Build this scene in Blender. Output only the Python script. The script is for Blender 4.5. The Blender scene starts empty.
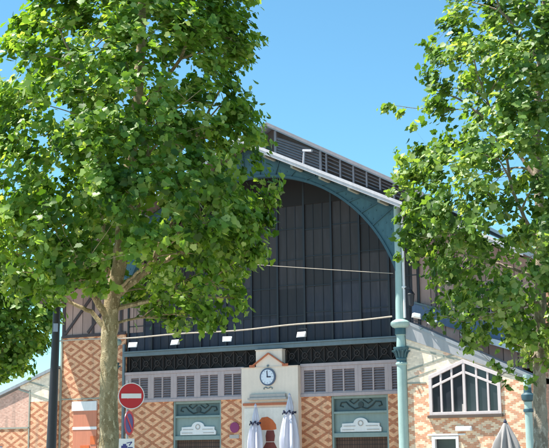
import bpy, math, random
import numpy as np
from mathutils import Vector, Matrix
random.seed(7)
rng = np.random.default_rng(11)
C = bpy.context.scene.collection
PI = math.pi

# ------------------------------------------------------------------ camera
FPX, WPX, HPX = 1200.0, 549.0, 448.0
YAW, PITCH, ROLL = math.radians(28), math.radians(10.9), 0.010
CAM = Vector((18.8637, -46.5985, 1.6))
F0 = Vector((-math.sin(YAW), math.cos(YAW), 0)); R0 = Vector((math.cos(YAW), math.sin(YAW), 0)); UP = Vector((0, 0, 1))
FW = F0*math.cos(PITCH) + UP*math.sin(PITCH); U1 = UP*math.cos(PITCH) - F0*math.sin(PITCH)
RT = R0*math.cos(ROLL) - U1*math.sin(ROLL); UU = U1*math.cos(ROLL) + R0*math.sin(ROLL)
def at(px, py, depth):
    """point seen at a photo pixel, at a given distance in front of the camera"""
    d = FW*FPX + RT*(px-WPX/2) - UU*(py-HPX/2)
    return CAM + d*(depth/d.dot(F0))
cd = bpy.data.cameras.new('camera'); co = bpy.data.objects.new('camera', cd); C.objects.link(co)
cd.sensor_width = 36; cd.lens = 36*FPX/WPX; cd.clip_end = 5000; cd.clip_start = .1
m = Matrix((RT, UU, -FW)).transposed().to_4x4(); m.translation = CAM; co.matrix_world = m
bpy.context.scene.camera = co

# ------------------------------------------------------------------ materials
def newmat(name):
    mt = bpy.data.materials.new(name); mt.use_nodes = True
    nt = mt.node_tree; b = nt.nodes['Principled BSDF']
    return mt, nt, b
class G:
    """tiny expression helper over shader nodes"""
    def __init__(s, nt): s.nt = nt
    def n(s, t, **k):
        q = s.nt.nodes.new(t)
        for a, v in k.items(): setattr(q, a, v)
        return q
    def put(s, sock, v):
        if isinstance(v, bpy.types.NodeSocket): s.nt.links.new(v, sock)
        else: sock.default_value = v
    def m(s, op, a, b=0.0, c=0.0):
        q = s.n('ShaderNodeMath', operation=op)
        s.put(q.inputs[0], a); s.put(q.inputs[1], b); s.put(q.inputs[2], c)
        return q.outputs[0]
    def pos(s):
        p = s.n('ShaderNodeNewGeometry').outputs['Position']
        x = s.n('ShaderNodeSeparateXYZ'); s.nt.links.new(p, x.inputs[0])
        return p, x.outputs[0], x.outputs[1], x.outputs[2]
    def vec(s, x, y, z):
        q = s.n('ShaderNodeCombineXYZ'); s.put(q.inputs[0], x); s.put(q.inputs[1], y); s.put(q.inputs[2], z); return q.outputs[0]
    def noise(s, vec, scale, detail=4, rough=.55):
        q = s.n('ShaderNodeTexNoise'); s.put(q.inputs['Vector'], vec); q.inputs['Scale'].default_value = scale
        q.inputs['Detail'].default_value = detail; q.inputs['Roughness'].default_value = rough
        return q.outputs[0]
    def mix(s, f, a, b, blend='MIX'):
        q = s.n('ShaderNodeMix', data_type='RGBA', blend_type=blend)
        s.put(q.inputs[0], f)
        for i, v in ((6, a), (7, b)):
            if isinstance(v, bpy.types.NodeSocket): s.nt.links.new(v, q.inputs[i])
            else: q.inputs[i].default_value = (*v, 1) if len(v) == 3 else v
        return q.outputs[2]
    def ramp(s, f, stops):
        q = s.n('ShaderNodeValToRGB'); s.put(q.inputs[0], f); e = q.color_ramp.elements
        while len(e) < len(stops): e.new(.5)
        for el, (p, c) in zip(e, stops): el.position = p; el.color = (*c, 1) if len(c) == 3 else c
        return q.outputs[0]
    def sstep(s, v, lo, hi):
        q = s.n('ShaderNodeMapRange', interpolation_type='SMOOTHSTEP'); s.put(q.inputs[0], v)
        q.inputs[1].default_value = lo; q.inputs[2].default_value = hi; return q.outputs[0]
    def bump(s, h, bsdf, strength=.4, dist=.02):
        q = s.n('ShaderNodeBump'); q.inputs['Strength'].default_value = strength; q.inputs['Distance'].default_value = dist
        s.put(q.inputs['Height'], h); s.nt.links.new(q.outputs[0], bsdf.inputs['Normal'])

def plain(name, col, rough=.6, metal=0, var=.18, scale=2.5, streak=.15, bump=.15):
    """paint / metal / plaster with blotchy wear and vertical rain streaks"""
    mt, nt, b = newmat(name); g = G(nt); p, x, y, z = g.pos()
    n1 = g.noise(p, scale, 6, .6)
    n2 = g.noise(g.vec(g.m('MULTIPLY', x, 9), g.m('MULTIPLY', y, 9), g.m('MULTIPLY', z, .8)), 1.0, 4)
    n3 = g.noise(p, 22, 3)
    k = g.m('ADD', g.m('MULTIPLY', g.m('SUBTRACT', n1, .5), var*2), g.m('MULTIPLY', g.m('SUBTRACT', n2, .5), streak*2))
    k = g.m('ADD', k, g.m('MULTIPLY', g.m('SUBTRACT', n3, .5), var))
    k = g.m('ADD', 1.0, k)
    c = g.mix(1.0, col, g.vec(k, k, k), 'MULTIPLY')
    nt.links.new(c, b.inputs['Base Color'])
    b.inputs['Metallic'].default_value = metal
    g.put(b.inputs['Roughness'], g.m('ADD', rough-.08, g.m('MULTIPLY', n1, .16)))
    if bump: g.bump(n3, b, bump, .01)
    return mt

def diamond(name, light, dark, ox, oz, pu, pv, line, core, mortar=(.42, .36, .29), stepped=True, y0=0.0):
    """polychrome brickwork: a lattice of lozenges stepped to the brick courses"""
    mt, nt, b = newmat(name); g = G(nt); p, x, y, z = g.pos()
    ch, cw = .068, .115
    x = g.m('ADD', x, g.m('SUBTRACT', y, y0))      # courses turn the corner
    zq = g.m('MULTIPLY', g.m('ADD', g.m('FLOOR', g.m('DIVIDE', z, ch)), .5), ch)
    row = g.m('FLOOR', g.m('DIVIDE', z, ch))
    sh = g.m('MULTIPLY', g.m('MODULO', row, 2.0), cw*.5)
    xq = g.m('SUBTRACT', g.m('MULTIPLY', g.m('ADD', g.m('FLOOR', g.m('DIVIDE', g.m('ADD', x, sh), cw)), .5), cw), sh)
    w0 = g.n('ShaderNodeTexWhiteNoise', noise_dimensions='2D'); nt.links.new(g.vec(xq, zq, 3), w0.inputs[0]); wnx = w0.outputs[0]
    v = g.m('DIVIDE', g.m('SUBTRACT', zq if stepped else z, oz), pv)
    def d(q):
        fr = g.m('FRACT', g.m('ADD', g.m('ADD', q, .5), 100.0))
        return g.m('ABSOLUTE', g.m('SUBTRACT', fr, .5))
    u = g.m('DIVIDE', g.m('SUBTRACT', g.m('ADD', x, g.m('MULTIPLY', g.m('SUBTRACT', wnx, .5), .0 if stepped else .03)), ox), pu)
    mx = g.m('MAXIMUM', d(g.m('ADD', u, v)), d(g.m('SUBTRACT', u, v)))
    f = g.m('MAXIMUM', g.m('GREATER_THAN', mx, .5-line), g.m('LESS_THAN', mx, core))
    # brick to brick variation, mortar
    wn = g.n('ShaderNodeTexWhiteNoise', noise_dimensions='2D'); nt.links.new(g.vec(xq, zq, 0), wn.inputs[0])
    br = g.n('ShaderNodeTexBrick'); nt.links.new(g.vec(x, z, 0), br.inputs[0])
    br.inputs['Scale'].default_value = 1; br.inputs['Mortar Size'].default_value = .007; br.inputs['Mortar Smooth'].default_value = .3
    br.inputs['Brick Width'].default_value = .23; br.inputs['Row Height'].default_value = ch
    c = g.mix(f, light, dark)
    k = g.m('ADD', .85, g.m('MULTIPLY', wn.outputs[0], .26))
    big = g.noise(p, .7, 5, .6)
    k = g.m('MULTIPLY', k, g.m('ADD', .80, g.m('MULTIPLY', big, .50)))
    c = g.mix(1.0, c, g.vec(k, k, k), 'MULTIPLY')
    fine = g.noise(p, 5, 5)
    c = g.mix(g.m('MULTIPLY', g.sstep(fine, .52, .75), .18), c, (.6, .46, .34))
    st = g.noise(g.vec(g.m('MULTIPLY', x, 3.5), y, g.m('MULTIPLY', z, .35)), 1, 4)
    c = g.mix(g.m('MULTIPLY', g.sstep(st, .5, .78), .4), c, (.16, .12, .09))
    c = g.mix(g.m('MULTIPLY', br.outputs['Fac'], .55), c, mortar)
    nt.links.new(c, b.inputs['Base Color']); b.inputs['Roughness'].default_value = .85
    g.bump(g.m('SUBTRACT', g.m('MULTIPLY', wn.outputs[0], .3), br.outputs['Fac']), b, .5, .012)
    return mt

def planks(name, col, pitch, gap=.06, var=.35, seam=(.03, .02, .02)):
    mt, nt, b = newmat(name); g = G(nt); p, x, y, z = g.pos()
    q = g.m('DIVIDE', x, pitch); cell = g.m('FLOOR', q); fr = g.m('FRACT', g.m('ADD', q, 200.0))
    wn = g.n('ShaderNodeTexWhiteNoise', noise_dimensions='1D'); nt.links.new(cell, wn.inputs['W'])
    grain = g.noise(g.vec(g.m('MULTIPLY', x, 26), y, g.m('MULTIPLY', z, 1.3)), 1, 5)
    blot = g.noise(p, .9, 5)
    k = g.m('ADD', 1-var*.5, g.m('MULTIPLY', wn.outputs[0], var))
    k = g.m('MULTIPLY', k, g.m('ADD', .75, g.m('MULTIPLY', grain, .5)))
    k = g.m('MULTIPLY', k, g.m('ADD', .7, g.m('MULTIPLY', blot, .6)))
    c = g.mix(1.0, col, g.vec(k, k, k), 'MULTIPLY')
    e = g.m('LESS_THAN', fr, gap)
    c = g.mix(e, c, seam)
    nt.links.new(c, b.inputs['Base Color']); b.inputs['Roughness'].default_value = .8
    g.bump(g.m('SUBTRACT', grain, e), b, .4, .015)
    return mt

def glazing(name):
    """dusty dark sheets of the infill: brown at the top, blue-black lower"""
    mt, nt, b = newmat(name); g = G(nt); p, x, y, z = g.pos()
    q = g.m('DIVIDE', g.m('ADD', x, 6.83), 1.385)
    fr = g.m('FRACT', g.m('ADD', q, 100.0)); cell = g.m('FLOOR', q)
    rowz = g.m('FLOOR', g.m('DIVIDE', g.m('ADD', z, .15), 1.32))
    wn = g.n('ShaderNodeTexWhiteNoise', noise_dimensions='2D'); nt.links.new(g.vec(cell, rowz, 0), wn.inputs[0])
    big = g.noise(p, .45, 5, .6)
    dust = g.noise(g.vec(g.m('MULTIPLY', x, 4), y, g.m('MULTIPLY', z, .6)), 1, 6, .65)
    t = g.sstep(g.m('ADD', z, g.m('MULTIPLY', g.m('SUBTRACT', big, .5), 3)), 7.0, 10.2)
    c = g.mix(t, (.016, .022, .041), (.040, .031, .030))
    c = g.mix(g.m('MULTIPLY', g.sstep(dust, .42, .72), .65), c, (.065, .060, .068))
    k = g.m('ADD', .6, g.m('MULTIPLY', wn.outputs[0], .8))
    c = g.mix(1.0, c, g.vec(k, k, k), 'MULTIPLY')
    nt.links.new(c, b.inputs['Base Color'])
    g.put(b.inputs['Roughness'], g.m('ADD', .38, g.m('MULTIPLY', dust, .4)))
    b.inputs['Specular IOR Level'].default_value = .4
    g.bump(dust, b, .12, .02)
    return mt

def bark(name, a, bcol, ccol):
    mt, nt, b = newmat(name); g = G(nt); p, x, y, z = g.pos()
    v = g.vec(x, y, g.m('MULTIPLY', z, .55))
    n1 = g.noise(v, 5.5, 5, .62); n2 = g.noise(v, 14, 4); n3 = g.noise(p, 45, 3)
    c = g.mix(g.sstep(n1, .44, .52), a, bcol)
    c = g.mix(g.sstep(n2, .56, .62), c, ccol)
    k = g.m('ADD', .7, g.m('MULTIPLY', n3, .6))
    c = g.mix(1.0, c, g.vec(k, k, k), 'MULTIPLY')
    nt.links.new(c, b.inputs['Base Color']); b.inputs['Roughness'].default_value = .85
    g.bump(g.m('ADD', n2, n3), b, .6, .03)
    return mt

def leafmat(name, stops, trans=.44):
    mt, nt, b = newmat(name); g = G(nt)
    at_ = g.n('ShaderNodeAttribute', attribute_name='tone').outputs['Fac']
    c = g.ramp(at_, stops)
    nt.links.new(c, b.inputs['Base Color']); b.inputs['Roughness'].default_value = .46
    b.inputs['Specular IOR Level'].default_value = .4
    tr = g.n('ShaderNodeBsdfTranslucent')
    tc = g.mix(1.0, c, (1.75, 1.7, .5), 'MULTIPLY'); nt.links.new(tc, tr.inputs[0])
    ms = g.n('ShaderNodeMixShader'); ms.inputs[0].default_value = trans
    nt.links.new(b.outputs[0], ms.inputs[1]); nt.links.new(tr.outputs[0], ms.inputs[2])
    nt.links.new(ms.outputs[0], nt.nodes['Material Output'].inputs[0])
    return mt

def glassmat(name, col=(.02, .022, .028), rough=.08):
    mt, nt, b = newmat(name); g = G(nt); p, *_ = g.pos()
    n = g.noise(p, 1.7, 4)
    c = g.mix(n, col, tuple(q*2.6 for q in col))
    nt.links.new(c, b.inputs['Base Color']); b.inputs['Roughness'].default_value = rough
    g.bump(n, b, .05, .02); return mt

def cloth(name, col, trans=.15):
    mt = plain(name, col, .9, 0, .07, 3, .05, .1); nt = mt.node_tree; g = G(nt); b = nt.nodes['Principled BSDF']
    tr = g.n('ShaderNodeBsdfTranslucent'); tr.inputs[0].default_value = (*col, 1)
    ms = g.n('ShaderNodeMixShader'); ms.inputs[0].default_value = trans
    nt.links.new(b.outputs[0], ms.inputs[1]); nt.links.new(tr.outputs[0], ms.inputs[2])
    nt.links.new(ms.outputs[0], nt.nodes['Material Output'].inputs[0]); return mt

M = {}
M['brick'] = diamond('patterned_brick', (.84, .46, .26), (.50, .175, .080), -13.07, 3.66, 1.24, .72, .10, .17, (.5, .36, .26), False, 2.0)
M['brick_aisle'] = diamond('patterned_brick_pink', (.90, .66, .45), (.70, .33, .185), .75, 4.10, 1.43, .74, .12, .16, (.62, .52, .42))
M['brick_cream'] = diamond('cream_brick', (.90, .74, .57), (.80, .50, .35), .75, 4.84, 2.6, 1.5, .0, .10, (.66, .6, .47))
M['brick_red'] = diamond('worn_red_brick', (.66, .37, .28), (.72, .43, .33), 0, 0, .9, .5, .12, .2)
M['clad'] = planks('pink_weathered_planks', (.40, .275, .245), .62, .05)
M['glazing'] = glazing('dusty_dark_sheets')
M['rib'] = plain('dark_rib', (.018, .020, .027), .5)
M['teal'] = plain('teal_paint', (.048, .122, .145), .5, 0, .24, 2.0, .32)
M['teal_dk'] = plain('dark_teal_paint', (.035, .09, .115), .5, 0, .2, 3, .15)
M['teal_lt'] = plain('pale_teal_paint', (.34, .475, .44), .45, 0, .15, 3, .2)
M['beam'] = plain('grey_teal_beam', (.14, .19, .215), .55, 0, .2)
M['black'] = plain('dull_black', (.012, .011, .012), .8, 0, .3)
M['trace'] = plain('rusty_tracery', (.032, .023, .021), .7, 0, .3)
M['lilac'] = plain('lilac_grey_paint', (.45, .365, .365), .6, 0, .12, 3, .16)
M['slat'] = plain('slat_paint', (.30, .24, .25), .6, 0, .2, 4, .2)
M['dark'] = plain('dark_recess', (.02, .018, .02), .8, 0, .2)
M['cream'] = plain('cream_render', (.82, .69, .58), .85, 0, .10, 1.6, .10)
M['red'] = plain('brick_red_trim', (.50, .16, .08), .8, 0, .2, 5)
M['ledge'] = plain('grey_stone', (.46, .42, .39), .8, 0, .15, 4)
M['white'] = plain('white_paint', (.78, .77, .76), .5, 0, .08, 3, .10)
M['rake'] = plain('white_rake_board', (.56, .53, .54), .5, 0, .16, 2, .22)
M['wood'] = plain('soffit_wood', (.11, .08, .065), .8, 0, .3, 3)
M['zinc'] = plain('zinc', (.34, .345, .36), .45, .35, .16, 1.2, .2)
M['zinc_lt'] = plain('pale_zinc', (.37, .365, .37), .5, .1, .12, 1.3, .18)
M['louver'] = plain('lantern_louvre_grey', (.25, .23, .24), .6, .1, .25, 3)
M['blue'] = plain('slate_blue_board', (.11, .165, .27), .6, 0, .18, 2)
M['timber'] = plain('dark_timber', (.07, .055, .06), .8, 0, .3, 4)
M['strut'] = plain('grey_green_strut', (.33, .34, .28), .7, 0, .15, 4)
M['door_g'] = plain('grey_green_paint', (.235, .31, .295), .55, 0, .12, 3, .15)
M['door_d'] = plain('deep_green_paint', (.085, .135, .14), .55, 0, .15, 3)
M['shutter'] = planks('brown_shutter', (.11, .062, .045), .12, .18)
M['glass'] = glassmat('dark_window_glass')
M['bark'] = bark('plane_bark', (.23, .175, .085), (.32, .255, .14), (.50, .41, .25))
M['bark2'] = bark('grey_plane_bark', (.24, .19, .14), (.34, .28, .21), (.46, .39, .31))
M['leaf'] = leafmat('plane_leaf', [(0, (.045, .105, .014)), (.35, (.125, .245, .034)), (.7, (.215, .345, .060)), (1, (.42, .51, .18))])
M['leaf2'] = leafmat('plane_leaf_pale', [(0, (.045, .102, .022)), (.35, (.125, .235, .050)), (.7, (.215, .330, .084)), (1, (.42, .50, .22))])
M['pole'] = plain('dark_pole_paint', (.028, .028, .034), .5, .1, .2, 6)
M['steel'] = plain('galvanised_steel', (.36, .37, .38), .45, .6, .15, 8)
M['signred'] = plain('sign_red', (.52, .012, .022), .35, 0, .06, 3, .04, .03)
M['signblue'] = plain('sign_blue', (.05, .045, .22), .35, 0, .06, 3, .04, .03)
M['signwhite'] = plain('sign_white', (.80, .79, .80), .4, 0, .05, 3, .05, .03)
M['magenta'] = plain('magenta_enamel', (.25, .018, .12), .4, 0, .1, 5)
M['orange'] = plain('orange_print', (.62, .14, .035), .6, 0, .18, 6)
M['maroon'] = plain('maroon_print', (.20, .045, .035), .6, 0, .25, 9)
M['terracotta'] = plain('terracotta_board', (.58, .21, .12), .6, 0, .08, 2)
M['para'] = cloth('white_parasol_canvas', (.70, .70, .80))
M['para_g'] = cloth('grey_parasol_canvas', (.36, .34, .33))
M['strap'] = plain('navy_strap', (.02, .025, .06), .8)
M['clockface'] = plain('clock_enamel', (.72, .76, .84), .35, 0, .05, 3, .03, .02)
M['clockring'] = plain('clock_blue', (.09, .115, .19), .4, 0, .15, 6)
M['lampwhite'] = plain('floodlight_white', (.82, .82, .82), .35, 0, .05)
M['cable'] = plain('tan_conduit', (.42, .36, .29), .7, 0, .35, 9)

# ------------------------------------------------------------------ mesh helpers
class MB:
    def __init__(s): s.v = []; s.f = []; s.ch = []
    def add(s, vs, fs):
        o = len(s.v); s.ch.append((o, len(s.f))); s.v += [tuple(v) for v in vs]; s.f += [tuple(i+o for i in f) for f in fs]; return s
    def box(s, x0, x1, y0, y1, z0, z1):
        return s.add([(x0,y0,z0),(x1,y0,z0),(x1,y1,z0),(x0,y1,z0),(x0,y0,z1),(x1,y0,z1),(x1,y1,z1),(x0,y1,z1)],
                     [(0,3,2,1),(4,5,6,7),(0,1,5,4),(1,2,6,5),(2,3,7,6),(3,0,4,7)])
    def bar(s, p, q, w, h, up=(0, 0, 1)):
        p = Vector(p); q = Vector(q); d = (q-p).normalized(); u = Vector(up)
        a = d.cross(u); a = a.normalized() if a.length > 1e-4 else Vector((1, 0, 0)); b = a.cross(d)
        vs = []
        for c in (p, q):
            for i, j in ((-1,-1),(1,-1),(1,1),(-1,1)): vs.append(c+a*i*w/2+b*j*h/2)
        return s.add(vs, [(0,1,2,3),(7,6,5,4),(0,4,5,1),(1,5,6,2),(2,6,7,3),(3,7,4,0)])
    def prism(s, poly, y0, y1):
        n = len(poly)
        return s.add([(x, y0, z) for x, z in poly]+[(x, y1, z) for x, z in poly],
                     [tuple(range(n)), tuple(range(2*n-1, n-1, -1))]+[(i, i+n, (i+1) % n+n, (i+1) % n) for i in range(n)])
    def strip(s, lo, hi, y0, y1):
        """solid between two polylines of (x,z) of the same length"""
        n = len(lo); vs = []
        for (a, b) in zip(lo, hi): vs += [(a[0],y0,a[1]),(b[0],y0,b[1]),(a[0],y1,a[1]),(b[0],y1,b[1])]
        fs = [(0,1,3,2), (4*n-4,4*n-2,4*n-1,4*n-3)]
        for i in range(n-1):
            o = 4*i; fs += [(o,o+4,o+5,o+1),(o+2,o+3,o+7,o+6),(o,o+2,o+6,o+4),(o+1,o+5,o+7,o+3)]
        return s.add(vs, fs)
    def tube(s, pts, rad, n=10, cap=True):
        pts = [Vector(p) for p in pts]; vs = []; fs = []
        if not hasattr(rad, '__len__'): rad = [rad]*len(pts)
        ref = None
        for i, p in enumerate(pts):
            d = (pts[min(i+1, len(pts)-1)]-pts[max(i-1, 0)]).normalized()
            if ref is None: ref = Vector((1, 0, 0)) if abs(d.x) < .8 else Vector((0, 1, 0))
            a = (ref-d*ref.dot(d)).normalized(); b = d.cross(a); ref = a
            for k in range(n):
                t = 2*PI*k/n; vs.append(p+(a*math.cos(t)+b*math.sin(t))*rad[i])
        for i in range(len(pts)-1):
            for k in range(n): fs.append((i*n+k, i*n+(k+1) % n, (i+1)*n+(k+1) % n, (i+1)*n+k))
        if cap: fs += [tuple(range(n-1, -1, -1)), tuple(range((len(pts)-1)*n, len(pts)*n))]
        return s.add(vs, fs)
    def lathe(s, cx, cy, prof, n=24):
        vs = []; fs = []
        for r, z in prof:
            for k in range(n): t = 2*PI*k/n; vs.append((cx+r*math.cos(t), cy+r*math.sin(t), z))
        for i in range(len(prof)-1):
            for k in range(n): fs.append((i*n+k, i*n+(k+1) % n, (i+1)*n+(k+1) % n, (i+1)*n+k))
        fs += [tuple(range(n-1, -1, -1)), tuple(range((len(prof)-1)*n, len(prof)*n))]
        return s.add(vs, fs)
    def disc(s, c, nrm, r, th, n=40, r_in=0):
        c = Vector(c); d = Vector(nrm).normalized(); a = d.cross(UP).normalized(); b = a.cross(d)
        P = lambda q, rr, off: c+d*off+(a*math.cos(q)+b*math.sin(q))*rr
        if r_in:
            vs = []; fs = []
            for k in range(n):
                q = 2*PI*k/n; vs += [P(q,r,th), P(q,r_in,th), P(q,r,0), P(q,r_in,0)]
            for k in range(n):
                o = 4*k; e = 4*((k+1) % n); fs += [(o,e,e+1,o+1),(o+2,o+3,e+3,e+2),(o,o+2,e+2,e),(o+1,e+1,e+3,o+3)]
            return s.add(vs, fs)
        vs = [P(2*PI*k/n, r, 0) for k in range(n)]+[P(2*PI*k/n, r, th) for k in range(n)]
        return s.add(vs, [tuple(range(n)), tuple(range(2*n-1, n-1, -1))]+[(k, k+n, (k+1) % n+n, (k+1) % n) for k in range(n)])
    def each(s, name, mat, parent=None, **k):
        """one object per piece added"""
        out = []
        ends = s.ch[1:]+[(len(s.v), len(s.f))]
        for (a, b), (c, d) in zip(s.ch, ends):
            q = MB(); q.add(s.v[a:c], [tuple(i-a for i in f) for f in s.f[b:d]]); out.append(q.build(name, mat, parent, **k))
        return out
    def build(s, name, mat, parent=None, bevel=0, smooth=False, loc=None):
        off = Vector((0, 0, 0)); q = parent
        while q: off += q.location; q = q.parent
        if loc: off += Vector(loc)
        me = bpy.data.meshes.new(name); me.from_pydata([Vector(v)-off for v in s.v], [], s.f); me.update()
        me.materials.append(mat)
        o = bpy.data.objects.new(name, me); C.objects.link(o)
        if loc: o.location = loc
        if parent: o.parent = parent
        import bmesh
        bm = bmesh.new(); bm.from_mesh(me); bmesh.ops.recalc_face_normals(bm, faces=bm.faces); bm.to_mesh(me); bm.free()
        if smooth:
            me.polygons.foreach_set('use_smooth', [True]*len(me.polygons))
            me.set_sharp_from_angle(angle=math.radians(40))
        if bevel:
            b = o.modifiers.new('bevel', 'BEVEL'); b.width = bevel; b.segments = 2; b.limit_method = 'ANGLE'
        return o
def tag(o, label, cat, group=None, kind=None):
    if kind: o['kind'] = kind
    if label: o['label'] = label
    if cat: o['category'] = cat
    if group: o['group'] = group
    return o
def thing(name, loc, label, cat, group=None):
    o = bpy.data.objects.new(name, None); C.objects.link(o); o.location = loc; o.empty_display_size = .2
    return tag(o, label, cat, group)
def copy_tree(o, parent=None):
    c = o.copy(); C.objects.link(c)
    if parent: c.parent = parent
    for ch in list(o.children): copy_tree(ch, c)
    return c

# ------------------------------------------------------------------ ground
g_ = MB().add([(-900,-900,0),(900,-900,0),(900,900,0),(-900,900,0)], [(0,1,2,3)]).build('ground', plain('asphalt', (.07,.07,.07), .9, 0, .25, .6))
g_['kind'] = 'structure'
mt, nt, b = newmat('paving'); g = G(nt); p, x, y, z = g.pos()
br = g.n('ShaderNodeTexBrick'); nt.links.new(p, br.inputs[0]); br.inputs['Scale'].default_value = 1
br.inputs['Brick Width'].default_value = .6; br.inputs['Row Height'].default_value = .4; br.inputs['Mortar Size'].default_value = .008
br.inputs['Color1'].default_value = (.36,.33,.28,1); br.inputs['Color2'].default_value = (.30,.28,.25,1); br.inputs['Mortar'].default_value = (.16,.15,.13,1)
nt.links.new(br.outputs[0], b.inputs['Base Color']); b.inputs['Roughness'].default_value = .85
pv = MB().box(-60, 60, -52, 60, -.3, .12).build('pavement', mt); pv['kind'] = 'structure'

# ------------------------------------------------------------------ market hall (nave)
XC = -7.20                       # axis of the nave
YI = 2.0                         # plane of the recessed front wall; arch and columns stand on y = 0
RA = 15.68
rake = lambda x: RA-.484*abs(x-XC)
hall = thing('market_hall', (XC, YI, .12), 'tall iron and brick market hall with arched dark front and white edged gable roof', 'building')
# brick front, with the two doors left open
w = MB()
ZB = 4.14                        # underside of the louvre band
for x0, x1 in ((-15.3,-12.54), (-9.89,-8.62), (-5.70,-4.23), (-1.50,1.0)): w.box(x0, x1, YI, YI+.45, .12, ZB)
w.each('front_wall', M['brick'], hall)
w = MB().box(-19.25,-15.302, YI-.002, YI+.45, .12, 3.0).box(-19.25,-18.47, YI-.002, YI+.45, 3.0, 7.55).box(-18.47,-15.302, YI-.002, YI+.45, 3.0, 7.55)
w.each('flank_wall', M['brick'], hall)
MB().box(-19.26,-15.30, YI-.03, YI+.02, 4.40, 4.46).box(-19.27,-19.17, YI-.05, YI+.1, .12, 7.6).each('string_course', M['strut'], hall)
# plank cladding above the flank and, mirrored, over the aisle
def clad_poly(x0, x1, z0): return [(x0, z0), (x1, z0), (x1, rake(x1)-.30), (x0, rake(x0)-.30)]
w = MB().prism(clad_poly(-19.25,-14.3, 7.552), YI, YI+.3).prism(clad_poly(-.2, 5.3, 5.0), YI, YI+.3)
w.each('plank_cladding', M['clad'], hall)
w = MB()
for a, c_ in (((-19.0,7.7),(-17.3,9.6)), ((-17.6,7.7),(-16.0,9.5)), ((-17.3,9.6),(-16.2,7.7))):
    w.bar((a[0],YI-.03,a[1]), (c_[0],YI-.03,c_[1]), .10, .13)
for xx in (-19.1,-17.3,-15.6): w.box(xx-.07, xx+.07, YI-.05, YI-.002, 7.55, rake(xx)-.32)
w.box(-19.2,-15.3, YI-.06, YI-.004, 7.5, 7.64)
for xx in (.9, 1.75, 2.5): w.box(xx-.04, xx+.04, YI-.05, YI-.002, 7.3, rake(xx)-.32)
w.each('timber_brace', M['timber'], hall)
# lattice window in the cladding over the aisle
lw = MB().box(2.7, 4.7, YI-.03, YI+.01, 7.35, 8.7).build('clerestory_window', M['dark'], hall)
w = MB()
for i in range(11): w.box(2.7+i*.19, 2.75+i*.19, YI-.06, YI-.032, 7.35, 8.7)
for i in range(6): w.box(2.68, 4.72, YI-.055, YI-.034, 7.35+i*.26, 7.40+i*.26)
w.build('glazing_bar', M['slat'], lw)
# body behind
w = MB().box(-19.2,-18.95, YI+.46, 32, .12, 9.2).box(5.05, 5.3, YI+.46, 32, .12, 9.2).box(-19.2, 5.3, 32, 32.3, .12, 9.2)
w.each('side_wall', M['brick'], hall)
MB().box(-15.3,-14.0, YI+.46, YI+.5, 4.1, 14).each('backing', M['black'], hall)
# --- louvre band
def louvre(x0, x1):
    z0, z1 = ZB+.14, 5.48; cx = (x0+x1)/2
    fr = MB()
    fr.box(x0, x0+.17, YI-.06, YI+.05, z0, z1).box(x1-.17, x1, YI-.06, YI+.05, z0, z1)
    fr.box(x0+.17, x1-.17, YI-.058, YI+.05, z0, z0+.06).box(x0+.17, x1-.17, YI-.058, YI+.05, z1-.16, z1)
    fr.box(cx-.035, cx+.035, YI-.055, YI+.05, z0+.06, z1-.16)
    pn = fr.build('louvre_panel', M['lilac'], hall, .008)
    sl = MB(); n = 9
    for a, c_ in ((x0+.17, cx-.035), (cx+.035, x1-.17)):
        for i in range(n):
            zz = z0+.10+(z1-.2-z0-.10)*i/(n-1)
            sl.add([(a,YI-.035,zz-.042),(c_,YI-.035,zz-.042),(c_,YI+.04,zz+.045),(a,YI+.04,zz+.045),
                    (a,YI-.030,zz-.055),(c_,YI-.030,zz-.055),(c_,YI+.045,zz+.032),(a,YI+.045,zz+.032)],
                   [(0,1,2,3),(7,6,5,4),(0,4,5,1),(1,5,6,2),(2,6,7,3),(3,7,4,0)])
    sl.build('slat', M['slat'], pn)
xs = [-15.10,-13.78,-12.47,-11.16,-9.86,-8.62]
for a, c_ in zip(xs, xs[1:]): louvre(a, c_)
xs = [-5.70,-4.29,-2.86,-1.43, 0.0]
for a, c_ in zip(xs, xs[1:]): louvre(a, c_)
w = MB().box(-15.3,-8.622, YI-.10, YI+.1, ZB, ZB+.138).box(-5.698, .3, YI-.10, YI+.1, ZB, ZB+.138)
w.box(-15.3,-8.622, YI-.09, YI+.1, 5.482, 5.62).box(-5.698, .3, YI-.09, YI+.1, 5.482, 5.62)
w.box(-15.3,-15.102, YI-.05, YI+.1, ZB+.14, 5.48)
w.each('louvre_rail', M['lilac'], hall, bevel=.01)
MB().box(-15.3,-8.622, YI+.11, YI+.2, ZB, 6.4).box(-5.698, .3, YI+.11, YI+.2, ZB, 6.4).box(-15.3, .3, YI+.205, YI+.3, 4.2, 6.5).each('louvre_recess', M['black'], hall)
# --- black frieze with iron tracery under the beam
def frieze(x0, x1, n):
    w = MB()
    st = (x1-x0)/n; yy = YI+.05
    for i in range(n):
        a = x0+i*st; b_ = a+st
        w.box(a-.02, a+.02, yy-.03, yy+.03, 5.63, 6.36)
        w.bar((a+.03,yy,5.66), (b_-.03,yy,6.34), .025, .035); w.bar((a+.03,yy+.03,6.34), (b_-.03,yy+.03,5.66), .025, .035)
        w.disc(((a+b_)/2, yy-.02, 6.0), (0,-1,0), .15, .03, 16, .11)
    w.box(x0, x1, yy-.02, yy+.02, 5.625, 5.65)
    w.build('frieze_tracery', M['trace'], hall)
frieze(-15.1,-7.9, 11); frieze(-6.48, 0, 10)
MB().box(-15.3, .3, YI-.16, YI+.1, 6.38, 6.56).box(-15.3, .3, YI-.22, YI+.05, 6.562, 6.63).each('iron_beam', M['beam'], hall, bevel=.01)
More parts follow.
